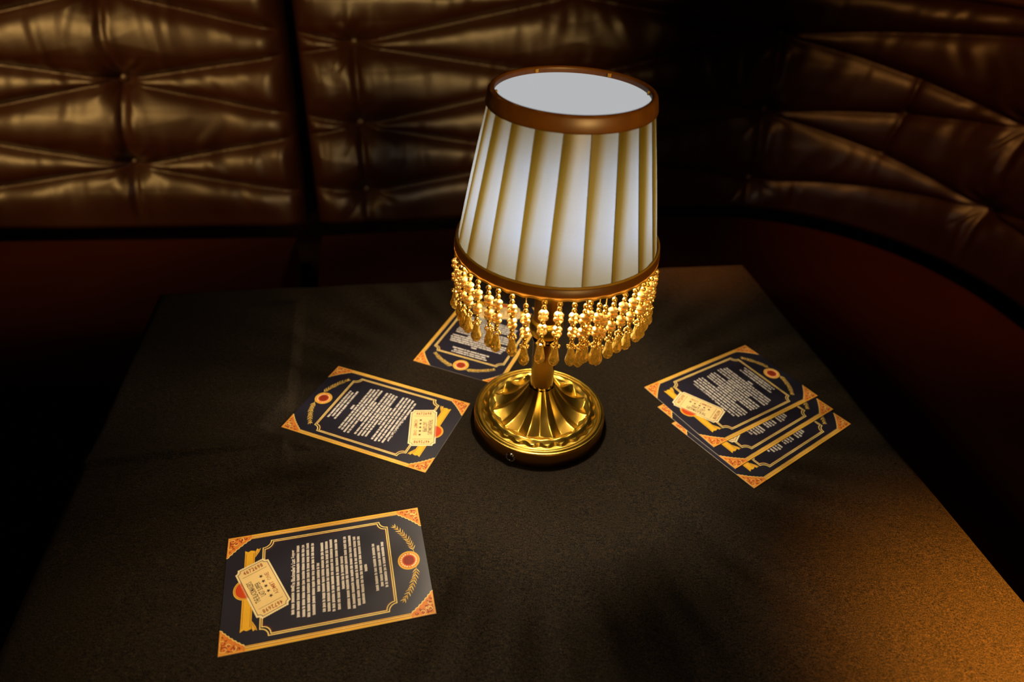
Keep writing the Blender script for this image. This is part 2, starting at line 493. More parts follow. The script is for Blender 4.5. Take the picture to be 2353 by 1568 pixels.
def sweep(path, s_list, section, closed_caps=True):
    """section: list of (offset towards the sitter, z); swept along the path"""
    V = []
    for s in s_list:
        p, n = path(s)
        for o, z in section:
            V.append((p[0] - n[0] * o, p[1] - n[1] * o, z))
    m = len(section); F = []
    for i in range(len(s_list) - 1):
        for j in range(m):
            j2 = (j + 1) % m
            F.append((i * m + j, i * m + j2, (i + 1) * m + j2, (i + 1) * m + j))
    F.append(tuple(range(m - 1, -1, -1)))
    k = (len(s_list) - 1) * m
    F.append(tuple(k + j for j in range(m)))
    return V, F

def rounded_section(d0, d1, z0, z1, r=0.03, crown=0.008):
    pts = [(d0, z0)]
    pts.append((d1, z0))
    for k in range(6):
        a = k / 5 * PI / 2
        pts.append((d1 - r + r * math.cos(a), z1 - r + r * math.sin(a)))
    for k in range(1, 6):
        t = k / 6
        pts.append((d1 - r - (d1 - r - d0) * t, z1 + crown * math.sin(PI * t)))
    pts.append((d0, z1))
    return pts

# --- left banquette: straight
thL = math.atan(0.133)
dL = np.array([math.cos(thL), math.sin(thL)]); nL = np.array([-dL[1], dL[0]])
def pathL(s):
    return np.array([-0.470, 1.362]) + s * dL, nL

HT = 0.500
cre, btn = [], []
A_H = (0.376, 0.218, 0.074); B_H = (0.465, 0.306, 0.141)
def lattice(cols):
    """cols: list of (s, heights); neighbours are joined where they are near in height"""
    out = []
    for (s0, h0), (s1, h1) in zip(cols[:-1], cols[1:]):
        for a in h0:
            for b in h1:
                if abs(a - b) < 0.125: out.append(((s0, a), (s1, b)))
    return out
colsL = [(-1.20, B_H), (-0.76, (0.366, 0.218, 0.074)), (-0.324, (0.466, 0.307, 0.142)), (0.125, (0.376, 0.222, 0.060))]
creL = lattice(colsL)
btnL = [(-0.315, 0.307), (-0.333, 0.142), (-0.76, 0.366), (-0.76, 0.218), (-0.76, 0.074), (-0.322, 0.466)]
seamsL = [((-0.318, 0.300), (-0.330, 0.150))]
left = empty('banquette', (-0.9, 1.05, 0))
tag(left, 'straight brown leather banquette left of the dark gap, tufted back and long seat', 'banquette')
left.location = (0, 0, 0)
make_backrest('backrest', pathL, -1.15, 0.0, HT, creL, btnL, seamsL, left, 11, 420, 200)
for s, h in btnL[:2] + btnL[2:5]:
    add_button(pathL, s, h, left, 0.036)
secL = rounded_section(0.02, 0.522, TZ - 0.40, SEAT_Z)
link('seat', mesh_from('seat', *sweep(pathL, [-1.15, -0.6, -0.016], secL), [M['seat_leather']], smooth=False), left)
link('plinth', mesh_from('plinth', *sweep(pathL, [-1.15, -0.016], [(-0.10, 0.0), (0.47, 0.0), (0.47, TZ - 0.402), (-0.10, TZ - 0.402)]), [M['plinth']]), left)

# --- right banquette: straight, then a quarter turn, then straight towards the camera
d0 = np.array([math.cos(BT), math.sin(BT)]); n0 = np.array([-d0[1], d0[0]])
cA = np.array([0.508, 1.075]); RA = 0.495
L0 = 0.8741; L1 = 1.65164
pA = cA + RA * n0
d1 = np.array([d0[1], -d0[0]]); n1 = d0.copy(); pB = cA + RA * n1
def pathR(s):
    if s <= L0:
        return pA - d0 * (L0 - s), n0
    if s <= L1:
        a = PI / 2 + BT - (s - L0) / RA
        n = np.array([math.cos(a), math.sin(a)])
        return cA + RA * n, n
    return pB + d1 * (s - L1), n1

colsR = [(-0.33, B_H), (0.123, A_H), (0.574, B_H), (1.025, (0.395, 0.232, 0.073)), (1.497, (0.465, 0.306, 0.141)), (1.95, A_H), (2.40, B_H)]
creR = lattice(colsR)
btnR = []
for s, hs in colsR[1:6]:
    for h in hs:
        if h < 0.45: btnR.append((s, h))
seamsR = [((1.290, 0.350), (1.287, 0.278)), ((1.287, 0.278), (1.273, 0.190)), ((1.025, 0.395), (1.022, 0.232)), ((1.022, 0.232), (1.029, 0.073)),
          ((0.123, 0.376), (0.123, 0.074))]
right = empty('banquette', (0, 0, 0))
tag(right, 'curved brown leather banquette right of the gap, tufted back sweeping round the corner', 'banquette')
make_backrest('backrest', pathR, 0.012, 2.30, HT, creR, btnR, seamsR, right, 23, 820, 200)
for s, h in btnR:
    add_button(pathR, s, h, right, 0.036)
sR = [0.018, 0.45] + list(np.linspace(L0, L1, 30)) + [1.95, 2.30]
secR = rounded_section(0.02, 0.478, TZ - 0.40, SEAT_Z)
link('seat', mesh_from('seat', *sweep(pathR, sR, secR), [M['seat_leather']], smooth=False), right)
link('plinth', mesh_from('plinth', *sweep(pathR, sR, [(-0.10, 0.0), (0.43, 0.0), (0.43, TZ - 0.402), (-0.10, TZ - 0.402)]), [M['plinth']]), right)
sTop = list(np.linspace(0.02, 2.29, 90))
vt, ft = sweep(pathR, sTop, [(-LEAN * HT - 0.028 + 0.010 * math.cos(a), SEAT_Z + HT + 0.010 + 0.009 * math.sin(a)) for a in np.linspace(0, 2 * PI, 12, endpoint=False)])
link('top_piping', mesh_from('top_piping', vt, ft, [M['piping']], smooth=True), right)
sTop = list(np.linspace(-1.14, -0.01, 20))
vt, ft = sweep(pathL, sTop, [(-LEAN * HT - 0.028 + 0.010 * math.cos(a), SEAT_Z + HT + 0.010 + 0.009 * math.sin(a)) for a in np.linspace(0, 2 * PI, 12, endpoint=False)])
link('top_piping', mesh_from('top_piping', vt, ft, [M['piping']], smooth=True), left)

# ------------------------------------------------------------------ table and cloth
TAZ = math.atan2(0.144, 0.749)                # turn of the table
tc_corner = Vector((-0.434, 0.702))           # far left corner of the cloth
ex = Vector((math.cos(TAZ), math.sin(TAZ))); ey = Vector((math.sin(TAZ), -math.cos(TAZ)))
TW, TD = 0.763, 0.80
ctr = tc_corner + ex * (TW / 2) + ey * (TD / 2)
table = empty('table', (ctr.x, ctr.y, 0), TAZ)
tag(table, 'square pedestal table in the booth, hidden under the black cloth', 'table')
o = link('table_top', mesh_from('table_top', *box(-TW / 2 + 0.012, TW / 2 - 0.012, -TD / 2 + 0.012, TD / 2 - 0.012, TZ - 0.034, TZ - 0.006), [M['wood']]), table); bevel(o, 0.004)
link('pedestal', mesh_from('pedestal', *lathe([(0.05, 0.03), (0.035, 0.06), (0.035, TZ - 0.06), (0.09, TZ - 0.035)], 32, True, True), [M['iron']], smooth=True), table)
link('foot_plate', mesh_from('foot_plate', *lathe([(0.24, 0.0), (0.24, 0.012), (0.06, 0.03)], 48, True, True), [M['iron']], smooth=False), table)

# cards: centre (mm), turn, height of the top face
CARDS = {'left': (-127.74, 501.34, -1.899, 0.70), 'front': (-132.88, 319.42, -1.2962 + PI, 0.70), 'r1': (233.17, 563.07, -0.9834 + PI, 1.75),
         'r2': (243.1, 538.34, -0.9286 + PI, 1.20), 'r3': (254.01, 516.45, -0.9172 + PI, 0.65), 'back': (-32.26, 644.08, -0.3488, 0.70)}
CW, CL = 101.6, 152.4

def cloth():
    DROP = 0.24
    R = 0.012
    n = 430
    # parameter along one axis incl. the hanging part: returns position and drop
    def axis(half):
        u = np.concatenate([-half - np.linspace(DROP, 0.02, 14), np.linspace(-half - 0.016, half + 0.016, n), half + np.linspace(0.02, DROP, 14)])
        return u
    ux = axis(TW / 2); uy = axis(TD / 2)
    U, Vv = np.meshgrid(ux, uy, indexing='ij')
    def fold(u, half):
        a = np.abs(u); sg = np.sign(u)
        over = a - (half - R)
        ang = np.clip(over / R, 0, PI / 2)
        pos = np.where(over <= 0, a, half - R + R * np.sin(ang))
        drop = np.where(over <= 0, 0, R * (1 - np.cos(ang)))
        drop = drop + np.maximum(0, over - R * PI / 2)
        return sg * pos, drop
    X, dx = fold(U, TW / 2); Y, dy = fold(Vv, TD / 2)
    Z = -np.maximum(dx, dy) - 0.0 * dx
    # corner material hangs in soft flutes
    both = np.minimum(dx, dy)
    hang = np.maximum(dx, dy)
    X = X + np.sign(X) * (0.10 * both * (dx >= dy) + 0.035 * hang * (0.5 + 0.5 * np.cos(U * 0 + Vv * 38)) * (dx > dy))
    Y = Y + np.sign(Y) * (0.10 * both * (dy > dx) + 0.035 * hang * (0.5 + 0.5 * np.cos(U * 34)) * (dy > dx))
    # to world
    c, s = math.cos(TAZ), math.sin(TAZ)
    WX = ctr.x + c * X - s * Y; WY = ctr.y + s * X + c * Y
    # press folds and slack, kept away from what lies on the cloth
    m = np.ones_like(WX)
    def smooth(d, w): 
        t = np.clip(d / w, 0, 1); return t * t * (3 - 2 * t)
    for cx, cy2, a, _ in CARDS.values():
        ca, sa_ = math.cos(a), math.sin(a)
        qx = WX - cx * MM; qy = WY - cy2 * MM
        lx = np.abs(ca * qx + sa_ * qy) - CW / 2 * MM; ly = np.abs(-sa_ * qx + ca * qy) - CL / 2 * MM
        d = np.hypot(np.maximum(lx, 0), np.maximum(ly, 0))
        m *= smooth(d - 0.001, 0.018)
    m *= smooth(np.hypot(WX - LAMP_X, WY - LAMP_Y) - 0.066, 0.03)
    top = (hang < 0.001)
    bump = np.zeros_like(WX)
    # (from, to, height, width of the steep face, run-out of the raised side, which side is raised)
    lines = [((-0.44, 0.396), (-0.291, 0.432), 0.0080, 0.004, 0.030, 1), ((-0.291, 0.432), (-0.185, 0.447), 0.0085, 0.004, 0.028, 1),
             ((-0.247, 0.68), (-0.192, 0.440), 0.0095, 0.010, 0.045, -1), ((-0.192, 0.440), (-0.160, 0.30), 0.0040, 0.008, 0.030, -1)]
    best = np.zeros_like(WX)
    for a, b, h, w, run, side in lines:
        d, t = seg_dist(WX, WY, a, b)
        lx_, ly_ = b[0] - a[0], b[1] - a[1]
        ll = math.hypot(lx_, ly_)
        sd = (lx_ * (WY - a[1]) - ly_ * (WX - a[0])) / ll
        if a[1] > b[1]: sd = -sd if side > 0 else sd * 1.0
        along = ((WX - a[0]) * lx_ + (WY - a[1]) * ly_) / ll
        endfade = np.clip(np.minimum(along, ll - along) / 0.02 + 1.0, 0, 1)
        sgn = sd if a[1] < b[1] else sd * side
        u_ = np.clip(sgn / w, 0, 1); u_ = u_ * u_ * (3 - 2 * u_)
        best = np.maximum(best, h * endfade * u_ * np.exp(-np.maximum(sgn - w, 0) / run))
    bump += best
    bump += 0.0022 * (vnoise(WX / 0.11, WY / 0.13, 4)) + 0.0008 * vnoise(WX / 0.04, WY / 0.05, 6)
    Zt = Z + np.where(top, 1, np.exp(-hang / 0.01)) * m * np.maximum(bump, -0.0028)
    V = np.stack([WX, WY, TZ + Zt], -1).reshape(-1, 3)
    return mesh_from('tablecloth', V, grid_faces(len(ux), len(uy)), [M['cloth']], smooth=True)
tcl = link('tablecloth', cloth())
tag(tcl, 'black felt-like cloth with press folds covering the square table', 'tablecloth')

# ------------------------------------------------------------------ printed cards
def poly_area(p):
    return 0.5 * sum(p[i][0] * p[(i + 1) % len(p)][1] - p[(i + 1) % len(p)][0] * p[i][1] for i in range(len(p)))

class Ink:
    """flat print: polygons in card millimetres"""
    def __init__(self): self.V = []; self.F = []; self.I = []; self.mats = []
    def mi(self, m):
        if m not in self.mats: self.mats.append(m)
        return self.mats.index(m)
    def poly(self, pts, z, m):
        if poly_area(pts) < 0: pts = pts[::-1]
        b = len(self.V)
        self.V += [(x * MM, y * MM, z * MM) for x, y in pts]
        self.F.append(tuple(range(b, b + len(pts)))); self.I.append(self.mi(m))
    def strip(self, pts, w, z, m, closed=False):
        n = len(pts)
        L, R = [], []
        for i in range(n):
            p0 = pts[(i - 1) % n] if (closed or i > 0) else pts[i]
            p1 = pts[(i + 1) % n] if (closed or i < n - 1) else pts[i]
            a = Vector(pts[i]) - Vector(p0); c = Vector(p1) - Vector(pts[i])
            if a.length < 1e-9: a = c
            if c.length < 1e-9: c = a
            a.normalize(); c.normalize()
            t = (a + c)
            if t.length < 1e-6: t = a
            t.normalize()
            k = 1.0 / max(0.45, t.dot(a))
            wi = w[i] if isinstance(w, (list, tuple)) else w
            nx, ny = -t.y * wi / 2 * k, t.x * wi / 2 * k
            L.append((pts[i][0] + nx, pts[i][1] + ny)); R.append((pts[i][0] - nx, pts[i][1] - ny))
        for i in range(n if closed else n - 1):
            j = (i + 1) % n
            self.poly([R[i], R[j], L[j], L[i]], z, m)
    def disc(self, x, y, r, z, m, n=36):
        self.poly([(x + r * math.cos(2 * PI * k / n), y + r * math.sin(2 * PI * k / n)) for k in range(n)], z, m)
    def ring(self, x, y, r0, r1, z, m, n=36):
        for k in range(n):
            a, b = 2 * PI * k / n, 2 * PI * (k + 1) / n
            self.poly([(x + r0 * math.cos(a), y + r0 * math.sin(a)), (x + r1 * math.cos(a), y + r1 * math.sin(a)),
                       (x + r1 * math.cos(b), y + r1 * math.sin(b)), (x + r0 * math.cos(b), y + r0 * math.sin(b))], z, m)
    def raw(self, vs, fs, z, m):
        b = len(self.V)
        self.V += [(x * MM, y * MM, z * MM) for x, y in vs]
        for f in fs:
            self.F.append(tuple(i + b for i in f)); self.I.append(self.mi(m))
    def build(self, name, parent):
        me = mesh_from(name, self.V, self.F, self.mats, midx=self.I)
        return link(name, me, parent)

_text_cache = {}
def text_shape(s, offset=0.0):
    key = (s, offset)
    if key not in _text_cache:
        cu = bpy.data.curves.new('lettering', 'FONT'); cu.body = s; cu.size = 1.0; cu.resolution_u = 2; cu.offset = offset
        ob = bpy.data.objects.new('lettering', cu)
        me = bpy.data.meshes.new_from_object(ob)
        vs = [(v.co.x, v.co.y) for v in me.vertices]
        fs = []
        for p in me.polygons:
            q = list(p.vertices)
            if poly_area([vs[i] for i in q]) < 0: q.reverse()
            fs.append(tuple(q))
        bpy.data.objects.remove(ob); bpy.data.curves.remove(cu); bpy.data.meshes.remove(me)
        _text_cache[key] = (vs, fs)
    return _text_cache[key]

def put_text(ink, s, cx, cy2, width, height, rot, z, m, offset=0.0):
    """text scaled to a width x height box centred on (cx, cy2), turned by rot"""
    vs, fs = text_shape(s, offset)
    xs = [v[0] for v in vs]; ys = [v[1] for v in vs]
    x0, x1, y0, y1 = min(xs), max(xs), min(ys), max(ys)
    c, sn = math.cos(rot), math.sin(rot)
    out = []
    for x, y in vs:
        a = ((x - x0) / (x1 - x0) - 0.5) * width; b = ((y - y0) / (y1 - y0) - 0.5) * height
        out.append((cx + c * a - sn * b, cy2 + sn * a + c * b))
    ink.raw(out, fs, z, m)

def serif_text(ink, s, cx, cy2, width, height, rot, z, m, offset=0.0, serif=0.22):
    """letters one by one, each with slab serifs at foot and head"""
    n = len(s); c, sn = math.cos(rot), math.sin(rot)
    wt = {'I': 0.45, 'M': 1.25, 'W': 1.3, ' ': 0.55, "'": 0.35, 'L': 0.85, '1': 0.7}
    tot = sum(wt.get(ch, 1.0) for ch in s); x = -width / 2
    for ch in s:
        w = wt.get(ch, 1.0) / tot * width
        if ch != ' ':
            a = x + w / 2
            put_text(ink, ch, cx + c * a, cy2 + sn * a, w * 0.78, height, rot, z, m, offset)
        x += w

def scroll(ink, cx, cy2, r, turns, a0, w, z, m, hand=1):
    pts = []; ws = []
    n = 14
    for k in range(n):
        t = k / (n - 1)
        a = a0 + hand * turns * 2 * PI * t
        rr = r * (1 - 0.82 * t)
        pts.append((cx + rr * math.cos(a), cy2 + rr * math.sin(a))); ws.append(w * (0.5 + 0.8 * math.sin(PI * min(1, t * 1.15))))
    ink.strip(pts, ws, z, m)

def seg_points(a, b, step=6.0):
    n = max(1, int(math.hypot(b[0] - a[0], b[1] - a[1]) / step))
    return [(a[0] + (b[0] - a[0]) * k / n, a[1] + (b[1] - a[1]) * k / n) for k in range(n)]

def frame_path(hx, hy0, hy1, nr):
    """rectangle with scooped corners, as a closed list of points"""
    pts = []
    def scoop(cx, cy2, a0):
        return [(cx + nr * math.cos(a0 + s), cy2 + nr * math.sin(a0 + s)) for s in np.linspace(0, -PI / 2, 7)]
    # counter-clockwise from lower left
    pts += scoop(-hx, hy0, PI / 2)                       # lower left
    pts += seg_points(pts[-1], (hx - nr, hy0))[1:]
    pts += scoop(hx, hy0, PI)
    pts += seg_points(pts[-1], (hx, hy1 - nr))[1:]
    pts += scoop(hx, hy1, -PI / 2)
    pts += seg_points(pts[-1], (-hx + nr, hy1))[1:]
    pts += scoop(-hx, hy1, 0)
    pts += seg_points(pts[-1], pts[0])[1:]
    return pts

TEXT_LINES = [(22.2, -32.0, 32.3), (18.3, -32.5, 32.1), (14.7, -33.4, 33.1), (11.0, -32.5, 32.2), (7.2, -13.6, 12.3),
              (3.7, -31.7, 31.2), (0.2, -32.0, 31.6), (-3.3, -32.7, 32.8), (-7.2, -32.1, 32.0), (-10.9, -15.4, 14.7),
              (-14.2, -33.2, 33.3), (-18.0, -33.6, 33.6), (-21.7, -31.9, 31.7), (-25.1, -31.2, 31.2), (-28.8, -3.4, 3.1),
              (-36.0, -22.5, 21.4), (-39.8, -19.4, 19.0), (-43.2, -20.8, 21.7)]

def scribble_word(ink, x, y, w, h, rng, z, m):
    """an illegible word of tight little letter shapes"""
    n = max(1, int(round(w / 1.30)))
    cw = w / n
    ink.poly([(x + 0.05, y - h * 0.34), (x + w - 0.05, y - h * 0.34), (x + w - 0.05, y - h * 0.16), (x + 0.05, y - h * 0.16)], z, m)
    ink.poly([(x + 0.05, y + h * 0.16), (x + w - 0.05, y + h * 0.16), (x + w - 0.05, y + h * 0.34), (x + 0.05, y + h * 0.34)], z, m)
    for k in range(n):
        a = x + k * cw
        up = h * (0.50 if rng.random() < 0.38 or k == 0 else 0.40); dn = h * (0.50 if rng.random() < 0.12 else 0.40)
        s = cw * (0.42 + 0.08 * rng.random())
        ink.poly([(a + 0.03, y - dn), (a + s, y - dn), (a + s, y + up), (a + 0.03, y + up)], z, m)
        t = a + cw * 0.60
        ink.poly([(t, y - h * 0.40), (t + cw * 0.34, y - h * 0.40), (t + cw * 0.34, y + h * 0.38), (t, y + h * 0.38)], z, m)
        if rng.random() < 0.45:
            ink.poly([(a, y - 0.12 * h), (a + cw, y - 0.12 * h), (a + cw, y + 0.10 * h), (a, y + 0.10 * h)], z, m)

def make_card():
    root = empty('printed_card')
    # paper: navy faces, pale edges
    T = 0.45
    vs, fs = box(-CW / 2 * MM, CW / 2 * MM, -CL / 2 * MM, CL / 2 * MM, -T * MM, 0)
    link('card_stock', mesh_from('card_stock', vs, fs, [M['navy'], M['edge']], midx=[0, 0, 1, 1, 1, 1]), root)
    Z1, Z2, Z3, Z4, Z5, Z6 = 0.02, 0.035, 0.05, 0.065, 0.08, 0.095
    # the two gold side bands with red rules
    for sg in (-1, 1):
        k = Ink()
        ys = np.linspace(-CL / 2 + 0.1, CL / 2 - 0.1, 12)
        for a, b, m, z in ((50.7, 48.75, 'gold', Z1), (48.75, 48.35, 'darkred', Z1), (48.35, 47.55, 'gold_pale', Z1), (47.55, 47.2, 'darkred', Z1), (47.2, 46.55, 'gold', Z1)):
            for y0, y1 in zip(ys[:-1], ys[1:]):
                k.poly([(sg * b, y0), (sg * a, y0), (sg * a, y1), (sg * b, y1)], z, M[m])
        k.build('gold_side_band', root)
    # corner ornaments
    for sx in (-1, 1):
        for sy in (-1, 1):
            k = Ink()
            cx, cy2 = sx * 50.7, sy * 76.1
            A = (sx * 30.8, sy * 76.1); B = (sx * 46.7, sy * 58.3)
            hyp = []
            for t in np.linspace(0, 1, 15):
                x = A[0] + (B[0] - A[0]) * t; y = A[1] + (B[1] - A[1]) * t
                bow = 0.7 * math.sin(PI * t) + 0.35 * math.cos(t * 44)
                hyp.append((x + sx * bow * 0.75, y + sy * bow * 0.66))
            k.poly([(sx * 46.7, sy * 76.1)] + hyp, Z2, M['orange'])
            k.poly([(sx * 46.7, sy * 76.1), B, (sx * 50.7, sy * 58.3), (cx, cy2)], Z2, M['orange'])
            k.strip(hyp, 0.7, Z4, M['gold_pale'])
            k.strip([(sx * 49.9, sy * 59.5), (sx * 49.9, sy * 75.3), (sx * 33.0, sy * 75.3)], 0.8, Z4, M['gold'])
            for (u, v, r, tn, a0, hd, mm_) in ((46.4, 72.2, 2.7, 1.2, 0.4, 1, 'darkred'), (41.4, 73.2, 2.0, 1.1, 2.4, -1, 'darkred'), (47.3, 66.8, 2.2, 1.2, 1.2, -1, 'darkred'),
                                               (37.2, 74.3, 1.2, 1.0, 0.2, 1, 'darkred'), (48.0, 62.4, 1.4, 1.0, 0.8, 1, 'darkred'), (43.6, 69.6, 1.5, 1.0, 3.0, 1, 'darkred'), (44.2, 74.6, 1.1, 0.9, 1.0, -1, 'darkred'), (48.9, 69.8, 1.2, 0.9, 2.0, 1, 'darkred'), (39.4, 71.6, 0.9, 0.9, 4.0, 1, 'darkred'), (45.2, 65.4, 1.0, 0.9, 0.0, 1, 'darkred'),
                                               (46.2, 72.4, 3.4, 0.8, 2.0, -1, 'gold_pale'), (40.8, 73.6, 2.5, 0.7, 0.5, 1, 'gold_pale'), (47.4, 66.2, 2.8, 0.7, 3.4, 1, 'gold_pale'),
                                               (44.0, 70.2, 2.2, 0.7, 5.0, -1, 'gold_pale')):
                scroll(k, sx * u, sy * v, r, tn, a0 if sx * sy > 0 else PI - a0, 0.62 if mm_ == 'darkred' else 0.5, Z3 if mm_ == 'darkred' else Z4, M[mm_], hd * sx * sy)
            k.build('corner_ornament', root)
    # double-line frame with scooped corners
    k = Ink()
    k.strip(frame_path(41.9, -48.9, 48.9, 6.2), 0.85, Z1, M['gold_pale'], True)
    k.strip(frame_path(40.5, -47.5, 47.5, 6.4), 0.80, Z1, M['gold_pale'], True)
    k.strip(frame_path(39.7, -46.7, 46.7, 6.6), 0.22, Z1, M['darkred'], True)
    k.build('frame_border', root)
    # lettering block
    rng = random.Random(7)
    k = Ink()
    x = -29.0
    for w in (4.0, 4.2, 8.6, 5.0):
        scribble_word(k, x, 26.0, w, 2.5, rng, Z2, M['white']); x += w + 0.9
    for wd, xa, xb in (('The', -5.6, -1.6), ("Blackmailer's", -0.6, 14.2), ('Last', 15.3, 19.9), ('Supper', 20.9, 28.8)):
        put_text(k, wd, (xa + xb) / 2, 26.0, xb - xa, 3.1, 0, Z2, M['white'], 0.022)
    for y, x0, x1 in TEXT_LINES:
        x = x0
        while x < x1 - 1.0:
            w = rng.choice((1.9, 3.0, 4.0, 5.2, 6.2, 7.6, 9.0))
            if x1 - (x + w) < 2.2: w = x1 - x
            scribble_word(k, x, y, w, 2.45, rng, Z2, M['white'])
            x += w + 0.75
    k.build('lettering', root)
    # ribbon and red seal behind the ticket
    k = Ink()
    xs = np.linspace(-32.5, 32.5, 12)
    for a, b in zip(xs[:-1], xs[1:]):
        k.poly([(a, 54.9), (b, 54.9), (b, 62.4), (a, 62.4)], Z1, M['ribbon'])
    for yy in (55.9, 61.4):
        k.strip([(x, yy) for x in xs], 0.28, Z2, M['darkred'])
    for sg in (-1, 1):
        k.poly([(sg * 32.5, 54.9), (sg * 32.5, 62.4), (sg * 35.6, 62.6), (sg * 34.0, 60.0), (sg * 35.2, 58.0), (sg * 34.2, 54.9)], Z1, M['ribbon'])
        k.poly([(sg * 27.8, 54.6), (sg * 33.6, 54.6), (sg * 36.4, 53.4), (sg * 35.2, 52.4), (sg * 36.2, 50.6), (sg * 33.0, 51.6)], Z1, M['gold'])
        k.strip([(sg * 29.6, 54.3), (sg * 32.8, 52.9), (sg * 35.6, 51.4)], 0.25, Z2, M['darkred'])
    k.build('ribbon', root)
    k = Ink()
    k.disc(0, 60.0, 9.4, Z3, M['gold']); k.ring(0, 60.0, 8.2, 8.5, Z4, M['darkred']); k.disc(0, 60.0, 7.7, Z4, M['red'])
    k.build('red_seal', root)
    # ticket
    tx, ty, tr = -1.0, 48.1, math.radians(23.2)
    c, s = math.cos(tr), math.sin(tr)
    def tp(u, v): return (tx + c * u - s * v, ty + s * u + c * v)
    k = Ink()
    HU, HV, NR = 24.6, 13.0, 2.8
    def outline(hu, hv, nr, teeth):
        pts = []
        def scoop(cu, cv, a0): return [(cu + nr * math.cos(a0 + q), cv + nr * math.sin(a0 + q)) for q in np.linspace(0, -PI / 2, 6)]
        pts += scoop(-hu, -hv, PI / 2); pts += scoop(hu, -hv, PI)
        if teeth:
            vv = np.linspace(-hv + nr, hv - nr, 27)[1:-1]
            pts += [(hu + (0.45 if i % 2 == 0 else -0.05), v) for i, v in enumerate(vv)]
        pts += scoop(hu, hv, -PI / 2); pts += scoop(-hu, hv, 0)
        if teeth:
            pts += [(-hu - (0.45 if i % 2 == 0 else -0.05), v) for i, v in enumerate(vv[::-1])]
        return pts
    k.poly([tp(*q) for q in outline(HU, HV, NR, True)], Z4, M['cream_edge'])
    k.poly([tp(*q) for q in outline(HU - 1.5, HV - 1.5, NR - 0.1, False)], Z5, M['cream'])
    k.strip([tp(*q) for q in outline(HU - 1.5, HV - 1.5, NR - 0.1, False)], 0.42, Z6, M['brown_ink'], True)
    for u in (-16.0, 16.0):
        k.strip([tp(u, -9.3), tp(u, 9.3)], 0.28, Z6, M['brown_ink'])
    tk = k.build('ticket', root)
    k = Ink()
    X6 = Z6 + 0.01
    serif_text(k, '4672698', *tp(-19.6, 0), 15.4, 3.6, tr + PI / 2, X6, M['number_red'], 0.030)
    k.build('ticket_number', tk)
    k = Ink()
    serif_text(k, '4672698', *tp(19.6, 0), 15.4, 3.6, tr - PI / 2, X6, M['number_red'], 0.030)
    k.build('ticket_number', tk)
    k = Ink()
    put_text(k, "THE BLACKMAILER'S", *tp(-0.2, 7.2), 20.6, 4.3, tr, X6, M['brown_ink'], 0.012)
    put_text(k, "LAST SUPPER", *tp(-0.4, 2.1), 13.8, 4.1, tr, X6, M['brown_ink'], 0.012)
    k.build('ticket_title', tk)
    k = Ink()
    serif_text(k, 'ADMIT ONE', *tp(0, -6.9), 23.0, 3.0, tr, X6, M['number_red'], 0.004)
    k.build('ticket_lettering', tk)
    for i in range(5):
        k = Ink()
        u = -10.2 + 5.05 * i; pts = []
        for j in range(10):
            r = 1.75 if j % 2 == 0 else 0.72
            a = tr + PI / 2 + j * PI / 5
            q = tp(u, -2.5); pts.append((q[0] + r * math.cos(a), q[1] + r * math.sin(a)))
        k.poly(pts, X6, M['brown_ink'])
        k.build('star', tk)
    # emblem with laurel sprays at the foot
    k = Ink()
    ex_, ey_ = -0.4, -62.2
    k.disc(ex_, ey_, 8.6, Z3, M['gold']); k.ring(ex_, ey_, 7.2, 7.5, Z4, M['orange']); k.disc(ex_, ey_, 7.0, Z4, M['orange'])
    k.disc(ex_, ey_, 4.9, Z5, M['red'])
    k.poly([(ex_ + q * 4.3, ey_ + w * 4.3) for q, w in ((0.9, 0.45), (0.45, 0.9), (-0.45, 0.9), (-0.9, 0.45), (-0.9, -0.45), (-0.45, -0.9), (0.45, -0.9), (0.9, -0.45))], Z6, M['darkred'])
    for a0, a1, nn in ((0.35, PI - 0.35, 9), (PI + 0.35, 2 * PI - 0.35, 10)):
        for i in range(nn):
            a = a0 + (a1 - a0) * i / (nn - 1)
            da = 0.10
            p = [(ex_ + r * math.cos(a + q), ey_ + r * math.sin(a + q)) for r, q in ((5.4, -da), (6.6, -da), (6.6, da), (5.4, da))]
            k.poly(p, Z5, M['cream_edge'])
    for a in (0, PI): k.disc(ex_ + 6.0 * math.cos(a), ey_ + 6.0 * math.sin(a), 0.5, Z5, M['cream_edge'], 8)
    k.build('emblem', root)
    for sg in (-1, 1):
        k = Ink()
        st = []
        for t in np.linspace(0, 1, 12):
            x = 6.5 + 27.0 * t; y = -67.2 + 3.2 * t + 8.6 * t * t
            st.append((sg * x, y))
        k.strip(st, 0.4, Z1, M['gold'])
        rr = random.Random(3)
        for i in range(1, 12):
            px, py = st[i]; qx, qy = st[i - 1]
            th = math.atan2(py - qy, px - qx)
            for side in ((-1, 1) if i < 11 else (-1, 0, 1)):
                L = 4.9 - 1.0 * i / 11 + 0.6 * rr.random(); a = th + side * (0.50 + 0.22 * rr.random())
                ux, uy = math.cos(a), math.sin(a)
                w = 0.40
                pts = [(px, py), (px + ux * L * .35 - uy * w, py + uy * L * .35 + ux * w), (px + ux * L * .7 - uy * w * .7, py + uy * L * .7 + ux * w * .7), (px + ux * L, py + uy * L),
                       (px + ux * L * .7 + uy * w * .7, py + uy * L * .7 - ux * w * .7), (px + ux * L * .35 + uy * w, py + uy * L * .35 - ux * w)]
                k.poly(pts, Z2 + 0.002 * (i % 3), M['gold'] if (i + side) % 2 else M['gold_pale'])
        k.build('laurel_spray', root)
    return root

